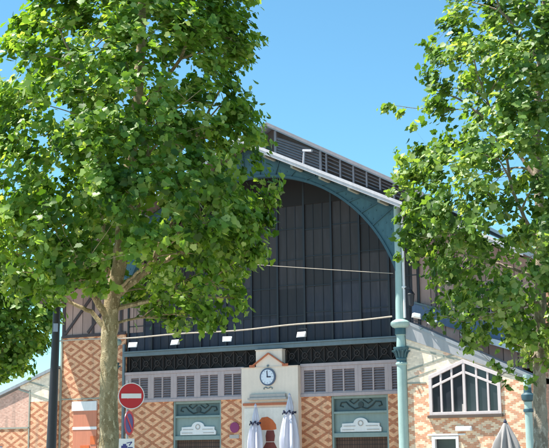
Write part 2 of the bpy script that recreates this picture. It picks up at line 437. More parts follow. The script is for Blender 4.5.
# --- dark infill under the arch
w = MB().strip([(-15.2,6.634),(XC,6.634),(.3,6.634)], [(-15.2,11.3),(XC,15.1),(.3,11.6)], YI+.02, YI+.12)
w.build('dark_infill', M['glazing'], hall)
MB().strip([(-13.2,12.95),(XC,12.95),(-1.0,12.95)], [(-13.2,13.0),(XC,15.1),(-1.0,13.0)], YI-.045, YI+.015).build('loft_shade_board', M['black'], hall)  # black board, painted in for the deep shade under the arch top
w = MB(); ws = MB()
for k in range(-6, 6):
    xx = -6.83+1.385*k
    if -15.2 < xx < .3: w.box(xx-.045, xx+.045, YI-.06, YI+.018, 6.64, rake(xx)-.6)
    for j in (1, 2):
        x2 = xx+j*1.385/3
        if -15.2 < x2 < .2: ws.box(x2-.009, x2+.009, YI-.006, YI+.018, 6.64, rake(x2)-.8)
    for i, zz in enumerate((7.85, 9.15, 10.42, 11.77)):
        dz = .10*((k+i) % 2); a = max(xx+.046, -15.2); b_ = min(xx+1.339, .28)
        if b_ > a and zz < rake(a)-.7 and zz < rake(b_)-.7: ws.box(a, b_, YI-.014, YI+.018, zz+dz-.02, zz+dz+.02)
w.each('infill_rib', M['rib'], hall); ws.build('infill_joint', M['rib'], hall)
# --- clock tower
ct = MB().box(-8.62,-5.70, YI-.30, YI+.45, .12, 5.53).box(-7.86,-6.50, YI-.30, YI+.2, 5.53, 6.30).build('clock_pier', M['cream'], hall, .015)
w = MB()
w.bar((-7.18,YI-.325,6.16), (-8.0,YI-.325,5.62), .05, .15, (0,1,0)).bar((-7.18,YI-.326,6.16), (-6.36,YI-.326,5.62), .05, .15, (0,1,0))
w.box(-8.18,-7.9, YI-.35, YI-.302, 5.545, 5.66).box(-6.46,-6.18, YI-.35, YI-.302, 5.545, 5.66)
w.box(-8.50,-6.0, YI-.40, YI-.302, 3.82, 3.93)
w.each('red_trim', M['red'], ct)
MB().box(-8.64,-5.68, YI-.33, YI+.1, 5.531, 5.56).box(-7.88,-6.48, YI-.33, YI+.1, 6.30, 6.34).each('coping', M['cream'], ct)
MB().box(-8.2,-6.22, YI-.50, YI-.302, 4.06, 4.16).box(-8.12,-6.3, YI-.44, YI-.302, 4.16, 4.32).each('ledge', M['ledge'], ct, bevel=.01)
CKX, CKZ = -7.22, 5.09
ck = MB().disc((CKX, YI-.302, CKZ), (0,-1,0), .40, .07, 48).build('clock', M['clockring'], ct)
MB().disc((CKX, YI-.373, CKZ), (0,-1,0), .33, .008, 48).build('dial', M['clockface'], ck)
w = MB()
for k in range(12):
    t = k*PI/6; w.bar((CKX+.25*math.sin(t),YI-.384,CKZ+.25*math.cos(t)), (CKX+.31*math.sin(t),YI-.384,CKZ+.31*math.cos(t)), .005, .028, (0,1,0))
w.each('hour_mark', M['clockring'], ck)
MB().bar((CKX,YI-.392,CKZ-.03), (CKX-.02,YI-.392,CKZ+.27), .04, .008, (0,1,0)).bar((CKX-.03,YI-.398,CKZ), (CKX+.18,YI-.398,CKZ-.005), .05, .008, (0,1,0)).each('hand', M['strap'], ck)
w = MB()
for sx in (-1, 1): w.tube([(CKX+sx*.02,YI-.33,CKZ-.52), (CKX+sx*.12,YI-.33,CKZ-.46), (CKX+sx*.22,YI-.33,CKZ-.50), (CKX+sx*.2,YI-.33,CKZ-.56)], .02, 6)
w.each('clock_scroll', M['beam'], ck)
MB().disc((CKX,YI-.31,CKZ+.50), (0,-1,0), .05, .04, 12).build('clock_finial', M['beam'], ck)
# --- doors
def door(x0, x1):
    cx = (x0+x1)/2
    fr = MB().box(x0, x0+.10, YI+.05, YI+.4, .12, ZB-.002).box(x1-.10, x1, YI+.05, YI+.4, .12, ZB-.002)
    fr.box(x0+.1, x1-.1, YI+.06, YI+.4, 3.36, 3.46).box(x0+.1, x1-.1, YI+.05, YI+.4, 2.33, 2.52).box(x0+.1, x1-.1, YI+.07, YI+.4, 4.02, ZB-.002)
    d = fr.build('door', M['door_g'], hall, .01)
    MB().box(x0+.1, x1-.1, YI+.20, YI+.3, 3.462, 4.018).build('tympanum', M['door_d'], d)
    o = MB()
    for s in (-1, 1):
        o.tube([(cx+s*.05,YI+.19,3.62), (cx+s*.3,YI+.18,3.56), (cx+s*.55,YI+.18,3.70), (cx+s*.7,YI+.18,3.86), (cx+s*.95,YI+.18,3.84), (cx+s*1.0,YI+.18,3.70), (cx+s*.85,YI+.18,3.66)], .03, 6)
        o.tube([(cx+s*.1,YI+.18,3.95), (cx+s*.35,YI+.18,3.78), (cx+s*.55,YI+.18,3.92), (cx+s*.42,YI+.18,3.98)], .025, 6)
    o.disc((cx,YI+.2,3.74), (0,-1,0), .13, .04, 16)
    o.build('scrollwork', plain('dark_green_iron', (.03, .05, .052), .6), d)
    MB().box(x0+.1, x1-.1, YI+.18, YI+.3, 2.522, 3.358).build('overdoor_panel', M['door_g'], d)
    s_ = MB()
    s_.prism([(cx-.98,2.56),(cx+.98,2.56),(cx+.98,2.74),(cx+.90,2.80),(cx+.90,2.93),(cx+.36,2.95)]
             +[(cx+.34*math.cos(t),2.95+.22*math.sin(t)) for t in np.linspace(.12, PI-.12, 12)]
             +[(cx-.36,2.95),(cx-.90,2.93),(cx-.90,2.80),(cx-.98,2.74)], YI+.10, YI+.178)
    sg = s_.build('name_plate', M['white'], d, .012)
    e = MB().disc((cx,YI+.098,2.93), (0,-1,0), .13, .02, 20, .09)
    for s in (-1, 1):
        e.box(min(cx+s*.25,cx+s*.82), max(cx+s*.25,cx+s*.82), YI+.085, YI+.098, 2.80, 2.83)
        e.box(min(cx+s*.30,cx+s*.88), max(cx+s*.30,cx+s*.88), YI+.085, YI+.098, 2.64, 2.67)
    e.build('plate_relief', M['ledge'], sg)
    MB().box(x0+.1, x1-.1, YI+.24, YI+.3, .12, 2.328).build('shutter', M['shutter'], d)
    q = MB()
    for i in range(12): q.box(x0+.1, x1-.1, YI+.225, YI+.238, .2+i*.18, .225+i*.18)
    q.build('shutter_rail', M['trace'], d)
door(-12.54,-9.89); door(-4.23,-1.50)
# --- arch, spandrel and columns on y = 0
XA = -7.00
A_, B_, ZS = 7.32, 7.22, 6.80
def archz(x, a=A_, b_=B_):
    t = (x-XA)/a; return ZS+b_*math.sqrt(max(0, 1-t*t))
ths = np.linspace(0, PI, 61)
lo = [(XA+A_*math.cos(t), ZS+B_*math.sin(t)) for t in ths]
hi = []
for x_, z_ in lo:
    hi.append((x_, rake(x_)-.28))
keep = [i for i, q in enumerate(lo) if q[1] > 8.9]; lo = [lo[i] for i in keep]; hi = [hi[i] for i in keep]
lo = [(.13, 8.75)]+lo+[(-14.75, 8.75)]; hi = [(.13, rake(.13)-.28)]+hi+[(-14.75, rake(-14.75)-.28)]
spn = MB().strip(lo, hi, -.06, .10)
tt = [t for t in ths if .29 < t < PI-.29]
def ring(a, b_, wd):
    return [(XA+(a+wd)*math.cos(t), ZS+(b_+wd)*math.sin(t)) for t in tt]
MB().strip(ring(A_, B_, -.03), ring(A_, B_, .08), -.13, .20).build('arch_lip', M['teal_dk'], hall)
w = MB()
for k in range(4, 26):
    t = PI*k/29.0
    p0 = (XA+(A_+.08)*math.cos(t), -.085, ZS+(B_+.08)*math.sin(t)); L = 1.35 if .55 < t < PI-.55 else .9
    x1 = XA+(A_+L)*math.cos(t); z1 = min(ZS+(B_+L)*math.sin(t), rake(x1)-.3)
    if x1 < .0 and x1 > -14.5: w.bar(p0, (x1,-.085,z1), .05, .06, (0,1,0))
w.each('arch_stiffener', M['teal_dk'], hall)
for k in range(10, 125):
    t = PI*k/134.0
    for L in ((.26, .95) if k % 2 else (.60,)):
        x1 = XA+(A_+L)*math.cos(t); z1 = ZS+(B_+L)*math.sin(t)
        if z1 < rake(x1)-.6 and -14.4 < x1 < -.1: spn.disc((x1,-.061,z1), (0,-1,0), .042, .022, 8)
MB().box(-15.42,-15.303, YI-.12, YI+.1, .12, 7.0).build('corner_post', M['beam'], hall)
spn.build('spandrel', M['teal'], hall)
w = MB()
for s in (-1, 1):
    w.add([(XC,-.09,RA-.52),(XC,-.09,RA-.36),(XC+s*7.1,-.09,rake(XC+s*7.1)-.36),(XC+s*7.1,-.09,rake(XC+s*7.1)-.52),
           (XC,-.062,RA-.52),(XC,-.062,RA-.36),(XC+s*7.1,-.062,rake(XC+s*7.1)-.36),(XC+s*7.1,-.062,rake(XC+s*7.1)-.52)],
          [(0,1,2,3),(7,6,5,4),(0,4,5,1),(1,5,6,2),(2,6,7,3),(3,7,4,0)])
w.each('spandrel_flange', M['teal_dk'], hall)
def column(x, h):
    cl = MB().lathe(x, 0, [(.30,.12),(.30,.5),(.23,.6),(.215,1.4),(.205,5.20),(.25,5.24),(.25,5.30),(.205,5.33)], 28)
    cl.lathe(x, 0, [(.20,5.95),(.19,6.44),(.24,6.48),(.24,6.74)], 28).lathe(x, 0, [(.20,7.1),(.165,9.4),(.155,h)], 28)
    c_ = cl.build('column', M['teal_lt'], hall, 0, True)
    MB().lathe(x, 0, [(.24,6.741),(.36,6.80),(.42,6.88),(.42,6.98),(.36,7.05),(.21,7.11)], 32).build('column_ring', M['teal_lt'], c_, 0, True)
    MB().lathe(x, 0, [(.245,6.47),(.25,6.55),(.25,6.73),(.245,6.742)], 24).build('neck_band', M['teal'], c_, 0, True)
    cp = MB().lathe(x, 0, [(.206,5.33),(.20,5.40),(.23,5.44),(.23,5.49),(.20,5.53),(.24,5.75),(.33,5.88),(.33,5.95),(.20,5.96)], 28)
    for k in range(12):
        t = 2*PI*k/12; ct_, st_ = math.cos(t), math.sin(t)
        cp.tube([(x+.215*ct_,.215*st_,5.52), (x+.25*ct_,.25*st_,5.66), (x+.33*ct_,.33*st_,5.80), (x+.38*ct_,.38*st_,5.80), (x+.37*ct_,.37*st_,5.75)], [.035,.04,.035,.03,.02], 6)
    cp.build('capital', M['teal'], c_, 0, True)
    return c_
c1 = column(0, 11.95)
column(-14.66, 11.95)
MB().tube([(.24,-.10,7.15), (.25,-.10,11.6)], .055, 10).box(.17,.32,-.17,-.03, 8.4, 8.48).box(.17,.32,-.17,-.03, 10.2, 10.28).build('downpipe', M['white'], hall)
# --- roof
def slab(y0, y1, t0, t1, half):
    w = MB()
    for s in (-1, 1):
        xe = XC+s*half
        w.prism([(XC,RA-t1),(xe,rake(xe)-t1),(xe,rake(xe)-t0),(XC,RA-t0)], y0, y1)
    return w
HALF = 12.9
rf = slab(-1.16, 33, .03, .20, HALF).build('roof', M['zinc'], hall)
slab(-1.15, 33, .202, .235, HALF-.02).build('soffit', M['wood'], rf)
slab(-1.22,-1.162, .012, .15, HALF+.02).build('rake_board', M['rake'], rf)
slab(-1.19,-1.161, .155, .285, HALF).build('rake_batten', M['rake'], rf)
w = MB()
for i in range(-9, 10):
    if i == 0: continue
    xx = XC+i*1.36; zz = rake(xx)-.236
    w.box(xx-.06, xx+.06, -1.05, -.065, zz-.16, zz-.02)
w.each('purlin_end', M['strut'], rf)
w = MB()
for i in range(-9, 10):
    if i == 0: continue
    xx = XC+i*1.36; zz = rake(xx)-.236
    w.box(xx-.075, xx+.075, YI+.5, 32, zz-.20, zz-.02)
w.each('purlin', M['wood'], rf)
# --- raised louvred lantern on the roof
YL = 2.05; cap = lambda x: 17.07-.55*abs(x-XC)
LH = 7.75
ln = MB()
for s in (-1, 1):
    xe = XC+s*LH
    ln.prism([(XC,16.87),(xe,cap(xe)-.20),(xe,cap(xe)-.02),(XC,17.05)], YL-.28, 30)
lt = ln.build('roof_lantern', M['zinc'], hall)
w = MB()
for s in (-1, 1):
    xe = XC+s*LH
    w.prism([(XC,16.93),(xe,cap(xe)-.14),(xe,cap(xe)+.02),(XC,17.09)], YL-.36, YL-.282)
w.each('cap_edge', M['louver'], lt)
w = MB()
for s in (-1, 1):
    for d_ in (.30, 2.65, 2.95, 3.65, 4.3, 4.95, 5.6, 6.25, 6.9, 7.5):
        xx = XC+s*d_; ww = .06 if d_ < 2.7 else .04
        w.box(xx-ww, xx+ww, YL-.05, YL+.05, rake(xx)-.02, cap(xx)-.21)
w.each('lantern_post', M['louver'], lt)
w = MB(); wd = MB()
for s in (-1, 1):
    for a, b_, n in ((.36, 2.59, 7), (2.72, 2.9, 6), (2.99, 3.61, 5), (3.69, 4.26, 5), (4.34, 4.91, 5), (4.99, 5.56, 5), (5.64, 6.21, 5), (6.29, 6.86, 4), (6.94, 7.46, 4)):
        for i in range(n):
            f = (i+.4)/n
            za = rake(XC+s*a)+(cap(XC+s*a)-(.50 if b_ < 2.6 else .24)-rake(XC+s*a))*f; zb = rake(XC+s*b_)+(cap(XC+s*b_)-(.24)-rake(XC+s*b_))*f
            hgt = .095 if b_ < 2.6 else .05
            w.add([(XC+s*a,YL-.03,za),(XC+s*b_,YL-.03,zb),(XC+s*b_,YL+.05,zb+hgt),(XC+s*a,YL+.05,za+hgt),
                   (XC+s*a,YL-.02,za-.014),(XC+s*b_,YL-.02,zb-.014),(XC+s*b_,YL+.06,zb+hgt-.014),(XC+s*a,YL+.06,za+hgt-.014)],
                  [(0,1,2,3),(7,6,5,4),(0,4,5,1),(1,5,6,2),(2,6,7,3),(3,7,4,0)])
    xe = XC+s*(LH-.05)
    wd.prism([(XC,15.62),(xe,rake(xe)),(xe,cap(xe)-.22),(XC,16.86)], YL+.25, YL+.3)
w.build('lantern_louvre', M['louver'], lt); wd.build('lantern_back', M['wood'], lt)
MB().tube([(-5.35,YL-.2,rake(-5.35)), (-5.3,YL-.2,15.48)], .05, 8).bar((-5.35,YL-.2,15.50), (-4.85,YL-.3,15.40), .12, .10).each('roof_fitting', M['rake'], lt)
# --- boards over the aisle roof, on the plank wall
def sl_board(x0, z0, x1, z1, h, y0, y1):
    return MB().prism([(x0,z0-h),(x1,z1-h),(x1,z1),(x0,z0)], y0, y1)
sl_board(-.2, 8.02, 5.5, 6.18, .62, YI-.14, YI-.004).build('flashing_board', M['blue'], hall)
sl_board(-.2, 8.10, 5.5, 6.26, .075, YI-.22, YI-.142).build('flashing_cap', M['beam'], hall)
sl_board(2.1, 6.71, 5.6, 5.52, .26, YI-.60, YI-.142).build('gutter', M['white'], hall)

# ------------------------------------------------------------------ right aisle
ais = thing('side_aisle', (2.7, 0, .12), 'low patterned brick aisle with gable shaped white window and zinc roof edge', 'building')
rz = lambda x: 7.0-.475*(x-.3)          # top of the aisle roof
X0, X1 = .22, 5.12
# wall with window and door openings: made of strips
WX0, WX1, WZ0, WZE, WZA = 1.17, 4.19, 3.12, 4.66, 5.30
w = MB().box(X0, WX0, 0, .35, .12, 4.45).box(WX1, X1, 0, .35, .12, 4.45)
w.box(WX0, 1.22, 0, .35, .12, WZ0).box(2.36, WX1, 0, .35, .12, WZ0).box(1.22, 2.36, 0, .35, 2.28, WZ0)
w.each('aisle_wall', M['brick_aisle'], ais)
wx = (WX0+WX1)/2
up = MB()
up.strip([(X0,4.45),(WX0,4.45)], [(X0,rz(X0)-.2),(WX0,rz(WX0)-.2)], .001, .35)
up.strip([(WX0,WZE),(wx,WZA),(WX1,WZE)], [(WX0,rz(WX0)-.2),(wx,rz(wx)-.2),(WX1,rz(WX1)-.2)], .001, .35)
up.strip([(WX1,4.45),(X1,4.45)], [(WX1,rz(WX1)-.2),(X1,rz(X1)-.2)], .001, .35)
up.each('gable_wall', M['brick_cream'], ais)
w = MB().box(5.12, 5.3, .36, 30, .12, 4.6)
w.build('outer_wall', M['brick_aisle'], ais)
w = MB().prism([(X0,rz(X0)-.75),(5.45,rz(5.45)-.20),(5.45,rz(5.45)),(X0,rz(X0))], -.05,-.005)
w.build('roof_fascia', M['zinc_lt'], ais, .01)
MB().prism([(.32,rz(.32)-.10),(5.6,rz(5.6)-.10),(5.6,rz(5.6)+.03),(.32,rz(.32)+.03)], -.08, 1.3).build('aisle_roof', M['zinc'], ais)
w = MB().bar((.24,-.004,5.98), (5.1,-.004,4.52), .075, .016, (0,1,0)).bar((.25,-.006,4.98), (2.70,-.006,5.66), .075, .018, (0,1,0)).bar((.25,-.005,4.60), (1.5,-.005,4.98), .055, .016, (0,1,0))
w.box(.23, 1.05, -.016, -.001, 4.42, 4.48).bar((.25,-.007,6.34), (5.1,-.007,4.72), .05, .02, (0,1,0))
w.each('strut', M['strut'], ais)
# window
fr = MB()
fr.box(WX0, WX0+.13, -.07, .1, WZ0, WZE-.02).box(WX1-.13, WX1, -.07, .1, WZ0, WZE-.02).box(WX0+.13, WX1-.13, -.07, .1, WZ0, WZ0+.12)
sl = (WZA-WZE)/(wx-WX0)
for s, xa in ((1, WX0), (-1, WX1)):
    fr.add([(xa,-.072,WZE-.10),(wx,-.072,WZA-.12),(wx,-.072,WZA+.03),(xa,-.072,WZE+.05),(xa,.1,WZE-.10),(wx,.1,WZA-.12),(wx,.1,WZA+.03),(xa,.1,WZE+.05)],
           [(0,1,2,3),(7,6,5,4),(0,4,5,1),(1,5,6,2),(2,6,7,3),(3,7,4,0)])
    fr.add([(xa+s*.13,-.05,WZE-.46),(wx,-.05,WZA-.52),(wx,-.05,WZA-.42),(xa+s*.13,-.05,WZE-.36),(xa+s*.13,.09,WZE-.46),(wx,.09,WZA-.52),(wx,.09,WZA-.42),(xa+s*.13,.09,WZE-.36)],
           [(0,1,2,3),(7,6,5,4),(0,4,5,1),(1,5,6,2),(2,6,7,3),(3,7,4,0)])
for i, xx in enumerate((1.69, 2.16, 2.68, 3.20, 3.67)):
    hw = .055 if i == 2 else .04
    fr.box(xx-hw, xx+hw, -.045 if i != 2 else -.06, .085, WZ0+.12, WZE+sl*(wx-WX0-abs(xx-wx))-.09)
wn = fr.build('window', plain('window_frame_paint', (.66, .57, .55), .55, 0, .1, 3, .14), ais, .008)
MB().prism([(WX0+.1,WZ0+.05),(WX1-.1,WZ0+.05),(WX1-.1,WZE-.05),(wx,WZA-.1),(WX0+.1,WZE-.05)], .03, .045).build('pane', M['glass'], wn)
MB().box(WX0-.06, WX1+.06, -.16, .05, WZ0-.12, WZ0-.004).build('sill', M['wood'], wn, .01)
MB().box(2.55, 2.72, .0, .028, WZ0+.13, WZ0+.42).build('latch_board', M['ledge'], wn)
dr = MB().box(1.22, 1.36, -.05, .2, .12, 2.28).box(2.24, 2.36, -.05, .2, .12, 2.28).box(1.36, 2.24, -.05, .2, 2.16, 2.28).box(1.05, 2.66, -.06, -.002, 2.30, 2.37).build('doorway', M['white'], ais, .008)
MB().box(1.36, 2.24, .15, .2, .12, 2.16).build('door_leaf', M['glass'], dr)
c_ = MB().lathe(5.28, -.05, [(.24,.12),(.24,.5),(.17,.6),(.155,3.0),(.155,3.55)], 24).lathe(5.28, -.05, [(.15,4.1),(.15,4.6)], 20).build('aisle_column', M['teal_lt'], ais, 0, True)
MB().lathe(5.28, -.05, [(.156,3.14),(.20,3.16),(.20,3.26),(.156,3.28)], 24).lathe(5.28, -.05, [(.156,3.56),(.24,3.62),(.26,3.74),(.26,3.82),(.16,3.9),(.15,4.1)], 24).each('column_band', M['teal_dk'], c_, smooth=True)
# lower building continuing to the right, behind the tree
rb = MB().box(5.45, 16, 1.6, 14, .12, 4.3).build('annexe', M['brick_red'], loc=(10, 1.6, .12))
tag(rb, 'low worn red brick annexe behind the right hand trunk', 'building')

# ------------------------------------------------------------------ left wing
lw_ = thing('left_wing', (-22, 1.7, .12), 'low red brick wing with cream gable and dark roof edge beside the dark post', 'building')
MB().box(-26,-20.95, 1.7, 2.1, .12, 3.10).box(-20.95,-19.28, 1.7, 2.1, .12, 4.35).each('wing_wall', M['brick'], lw_)
MB().prism([(-26,3.102),(-20.95,3.102),(-20.95,4.9),(-21.6,5.05),(-26,3.5)], 1.71, 2.1).build('red_panel', M['brick_red'], lw_)
MB().prism([(-20.95,4.352),(-19.28,4.352),(-19.28,6.0),(-21.62,5.22),(-21.6,5.06),(-20.95,4.91)], 1.705, 2.1).build('cream_gable', M['brick_cream'], lw_)
MB().bar((-21.7,1.69,5.02), (-19.3,1.69,4.30), .08, .02, (0,1,0)).bar((-21.2,1.69,5.42), (-19.3,1.69,4.90), .07, .02, (0,1,0)).box(-26,-20.95,1.67,1.698,3.03,3.11).box(-20.99,-20.92,1.67,1.70,.12,4.95).each('strut', M['strut'], lw_)
sl_board(-26.5, 3.62, -19.28, 6.12, .16, 1.58, 12).build('wing_roof', M['zinc'], lw_)
rl = MB()
for i in range(14): rl.box(-24+i*.16,-23.965+i*.16, .6, .64, .12, 2.30+.1*(i % 2))
rl.box(-24.05,-21.7,.57,.598,2.1,2.16).box(-24.05,-21.7,.57,.598,.6,.66)
tag(rl.build('railing', plain('blue_grey_metal', (.12,.16,.24), .5), loc=(-23,.6,.12)), 'blue grey metal railing at the foot of the left wing', 'railing')

# ------------------------------------------------------------------ shop board on the flank wall
sb = thing('shop_board', (-17.7, YI, .12), 'terracotta board under a white lintel on the sunlit flank wall', 'sign')
MB().box(-18.46,-16.95, YI-.10, YI-.004, 3.84, 4.30).build('lintel', M['white'], sb, .01)
MB().box(-18.38,-16.95, YI-.06, YI-.004, .5, 3.838).build('board', M['terracotta'], sb)
MB().box(-18.40,-16.93, YI-.075, YI-.062, 2.92, 3.06).build('white_band', M['white'], sb)
MB().box(-17.3,-17.0, YI-.08, YI-.062, 2.2, 2.6).box(-17.9,-17.35, YI-.085, YI-.062, 1.9, 2.15).each('printed_mark', M['orange'], sb)

# ------------------------------------------------------------------ poster on the clock pier
po = thing('poster', (-7.4, YI-.31, 1.2), 'pale poster with orange and maroon shapes on the clock pier', 'poster')
MB().box(-8.46,-6.30, YI-.335, YI-.304, 1.2, 3.70).build('sheet', plain('poster_paper', (.84,.76,.67), .7), po)
MB().prism([(-7.70,2.72),(-7.02,2.70),(-6.80,2.74),(-6.83,2.95),(-7.0,3.16),(-7.25,3.30),(-7.55,3.27),(-7.72,3.08)], YI-.343, YI-.336).build('orange_shape', M['orange'], po)
MB().prism([(-7.34,2.20),(-6.92,2.20),(-6.88,2.45),(-6.94,2.69),(-7.30,2.69),(-7.36,2.45)], YI-.342, YI-.336).prism([(-7.48,1.3),(-6.8,1.3),(-6.78,1.9),(-6.93,2.17),(-7.33,2.17),(-7.5,1.9)], YI-.342, YI-.336).each('maroon_shape', M['maroon'], po)

# ------------------------------------------------------------------ wall disc between door and pier
wdz = thing('wall_sign', (-9.15, YI, 2.4), 'round magenta disc over a small pale plate on the brick beside the left door', 'sign')
MB().disc((-9.15,YI-.002,2.86), (0,-1,0), .24, .04, 32).build('disc', M['magenta'], wdz)
MB().box(-9.42,-8.92, YI-.04, YI-.002, 2.36, 2.53).build('plate', M['ledge'], wdz)

# ------------------------------------------------------------------ conduit, cable, floodlights, small fixtures
pts = []
for i in range(41):
    f = i/40.0; xx = -18.0+17.75*f
    zz = 7.10+.10*(f-.4)*2*(f > .4)-.05*math.sin(f*PI)+.03*math.sin(f*19); pts.append((xx, -.30, zz))
tag(MB().tube(pts, .034, 8).build('conduit', M['cable'], loc=(-9,-.3,7.1)), 'tan conduit strung across the hall front above the floodlights', 'cable')
pts = [(-13.9+13.75*f, -.3, 9.03+.147*13.75*(1-f)-.05*math.sin(f*PI)) for f in np.linspace(0, 1, 25)]
tag(MB().tube(pts, .014, 6).build('slack_cable', M['cable'], loc=(-7,-.3,9.4)), 'thin slack cable across the dark infill above the conduit', 'cable')
FLD = [(-13.26, 'white floodlight under the conduit, nearest the left trunk and the no entry sign'),
       (-10.93, 'white floodlight under the conduit, straight above the left door'),
       (-8.18, 'white floodlight under the conduit, just left above the clock'),
       (-4.46, 'white floodlight under the conduit, the only one right of the clock')]
proto = None
for i, (fx, lab) in enumerate(FLD):
    if proto is None:
        proto = thing('floodlight', (0, 0, 0), lab, 'floodlight', 'floodlights hung along the front')
        hd = MB()
        hd.add([(-.25,-.16,-.20),(.25,-.16,-.20),(.27,-.02,.10),(-.27,-.02,.10),(-.17,.16,-.16),(.17,.16,-.16),(.17,.18,.06),(-.17,.18,.06)],
               [(0,1,2,3),(7,6,5,4),(0,4,5,1),(1,5,6,2),(2,6,7,3),(3,7,4,0)])
        hd.build('housing', M['lampwhite'], proto, .015)
        MB().add([(-.21,-.158,-.165),(.21,-.158,-.165),(.225,-.045,.065),(-.225,-.045,.065)], [(0,1,2,3)]).add([(-.21,-.17,-.165),(.21,-.17,-.165),(.225,-.057,.065),(-.225,-.057,.065)], [(0,1,2,3)]).build('lens', plain('lamp_glass', (.72,.75,.80), .15), proto)
        MB().box(-.29,-.272,.02,.06,-.05,.24).box(.272,.29,.02,.06,-.05,.24).box(-.29,.29,.02,.06,.24,.27).tube([(0,.04,.27),(0,.04,.42)], .02, 8).build('yoke', M['pole'], proto)
        o = proto
    else: o = copy_tree(proto)
    o['label'] = lab; o.location = (fx, -.32, 6.74); o.rotation_euler = (0, 0, (.25,-.15,.3,-.1)[i]); o.scale = (.82,.82,.82)
def small_flood(x, y, z, rz_, lab):
    o = copy_tree(proto); o['label'] = lab; o['group'] = 'small floodlights on the aisle roof edge'
    o.location = (x, y, z); o.rotation_euler = (PI*.95, .2, rz_); o.scale = (.75,.75,.75)
small_flood(.80, -.2, 7.16, .5, 'small white floodlight on the aisle roof edge, next to the pale column')
small_flood(1.45, -.2, 6.86, -.5, 'small white floodlight on the aisle roof edge, farther from the pale column')
br_ = thing('wall_lantern', (.42,-.1,7.6), 'small dark lantern on a bracket right of the pale teal column', 'lamp')
MB().box(.22,.5,-.14,-.08,8.35,8.42).tube([(.48,-.11,8.38), (.55,-.11,8.30)], .025, 8).build('arm', M['pole'], br_)
MB().lathe(.55,-.11,[(.05,7.62),(.10,7.66),(.15,8.1),(.17,8.12),(.06,8.28),(.02,8.32)],12).build('body', M['pole'], br_)
fx = thing('bulkhead_light', (2.6, 0, 2.5), 'white bulkhead light on the aisle brick over the small doorway', 'lamp')
MB().box(2.27, 2.96, -.16, -.002, 2.46, 2.66).build('housing', M['lampwhite'], fx, .04)
MB().box(2.33, 2.90, -.172, -.161, 2.49, 2.60).build('diffuser', M['white'], fx)

# ------------------------------------------------------------------ parasols
def parasol(x, y, ztop, half, mat, lab, strapz, n=8, seed=0):
    r_ = random.Random(seed)
    t = thing('parasol', (x, y, .12), lab, 'parasol', 'closed parasols')
    MB().lathe(x, y, [(.28,.12),(.28,.17),(.05,.19),(.032,.3),(.032,ztop-.2)], 16).build('pole', M['steel'], t, 0, True)
    mb = MB(); N = 48; prof = []
    zb = 1.05
    for k in range(26):
        f = k/25.0; z = ztop-(ztop-zb)*f
        r = half*(.14+.86*min(1, f*1.7)**.75)
        if strapz: r *= 1-.30*math.exp(-((z-strapz)/.12)**2)
        if f > .75: r *= 1-.35*(f-.75)
        prof.append((r, z, f))
    ph = [r_.uniform(-.25, .25) for _ in range(n)]
    vs = []; fs = []
    for r, z, f in prof:
        for q in range(N):
            th = 2*PI*q/N; fold = math.cos(n*th+.7*math.sin(f*3)+ph[int(q*n/N) % n]*3)
            rr = r*(1+(.28*min(1, f*2.5))*fold)+.02*math.sin(3*th+5*f)
            vs.append((x+rr*math.cos(th), y+rr*math.sin(th), z-(.10*(1-fold) if f > .95 else 0)))
    for i in range(len(prof)-1):
        for q in range(N): fs.append((i*N+q, i*N+(q+1) % N, (i+1)*N+(q+1) % N, (i+1)*N+q))
    fs.append(tuple(range(N)))
    mb.add(vs, fs); cn = mb.build('canopy', mat, t, 0, True)
    MB().lathe(x, y, [(.05,ztop-.02),(.07,ztop+.05),(.03,ztop+.12),(.01,ztop+.16)], 12).build('finial', M['strap'] if not strapz else mat, t, 0, True)
    if strapz:
        s_ = MB(); rr = half*.80
        for q in range(16):
            a0 = 2*PI*q/16; a1 = a0+.26; dz = (.035 if q % 2 else -.035)
            s_.bar((x+rr*math.cos(a0),y+rr*math.sin(a0),strapz+dz), (x+rr*math.cos(a1),y+rr*math.sin(a1),strapz-dz), .02, .05)
        for q in range(5):
            a0 = -PI/2+(q-2)*.45; s_.disc((x+(rr+.02)*math.cos(a0), y+(rr+.02)*math.sin(a0), strapz+(.05 if q % 2 else -.06)), (math.cos(a0), math.sin(a0), 0), .05, .03, 10)
        s_.build('strap', M['strap'], t)
def on(px, py, Y):
    d = FW*FPX+RT*(px-WPX/2)-UU*(py-HPX/2); return CAM+d*((Y-CAM.y)/d.y)
qa = on(255.5, 407, 1.15); qb = on(289.5, 396.5, 1.15); qc = on(505, 420, -.9)
parasol(qa.x, 1.15, qa.z, .29, M['para'], 'closed white parasol left of the poster figure, the shorter white one', qa.z-.72, 8, 1)
parasol(qb.x, 1.15, qb.z, .36, M['para'], 'closed white parasol in front of the right edge of the clock pier, the taller one', qb.z-.70, 8, 2)
parasol(qc.x,-.9, qc.z-.12, .46, M['para_g'], 'closed grey parasol with dark tip under the gable shaped window', None, 8, 3)

# ------------------------------------------------------------------ road sign and dark post
bx, by = at(127.2, 430, 30).x, at(127.2, 430, 30).y
tocam = Vector((CAM.x-bx, CAM.y-by, 0)).normalized(); side = UP.cross(tocam)
rs = thing('road_sign', (bx, by, .12), 'no entry sign above a side turned no parking disc and a small towing plate', 'road sign')
MB().tube([(bx,by,.12), (bx,by,3.45)], .03, 10).build('pole', M['steel'], rs, 0, True)
c0 = Vector((bx, by, 3.07))+side*.09+tocam*.05
ne = MB().disc(c0, tocam, .325, .012, 48).build('no_entry_disc', M['signred'], rs)
MB().disc(c0+tocam*.0125, tocam, .325, .004, 48, .305).build('white_rim', M['signwhite'], ne)
p0 = c0+tocam*.016
MB().bar(p0-side*.245, p0+side*.245, .008, .115).build('white_bar', M['signwhite'], ne)
MB().box(bx-.05, bx+.05, by-.05, by+.05, 3.0, 3.05).build('clamp', M['steel'], ne)
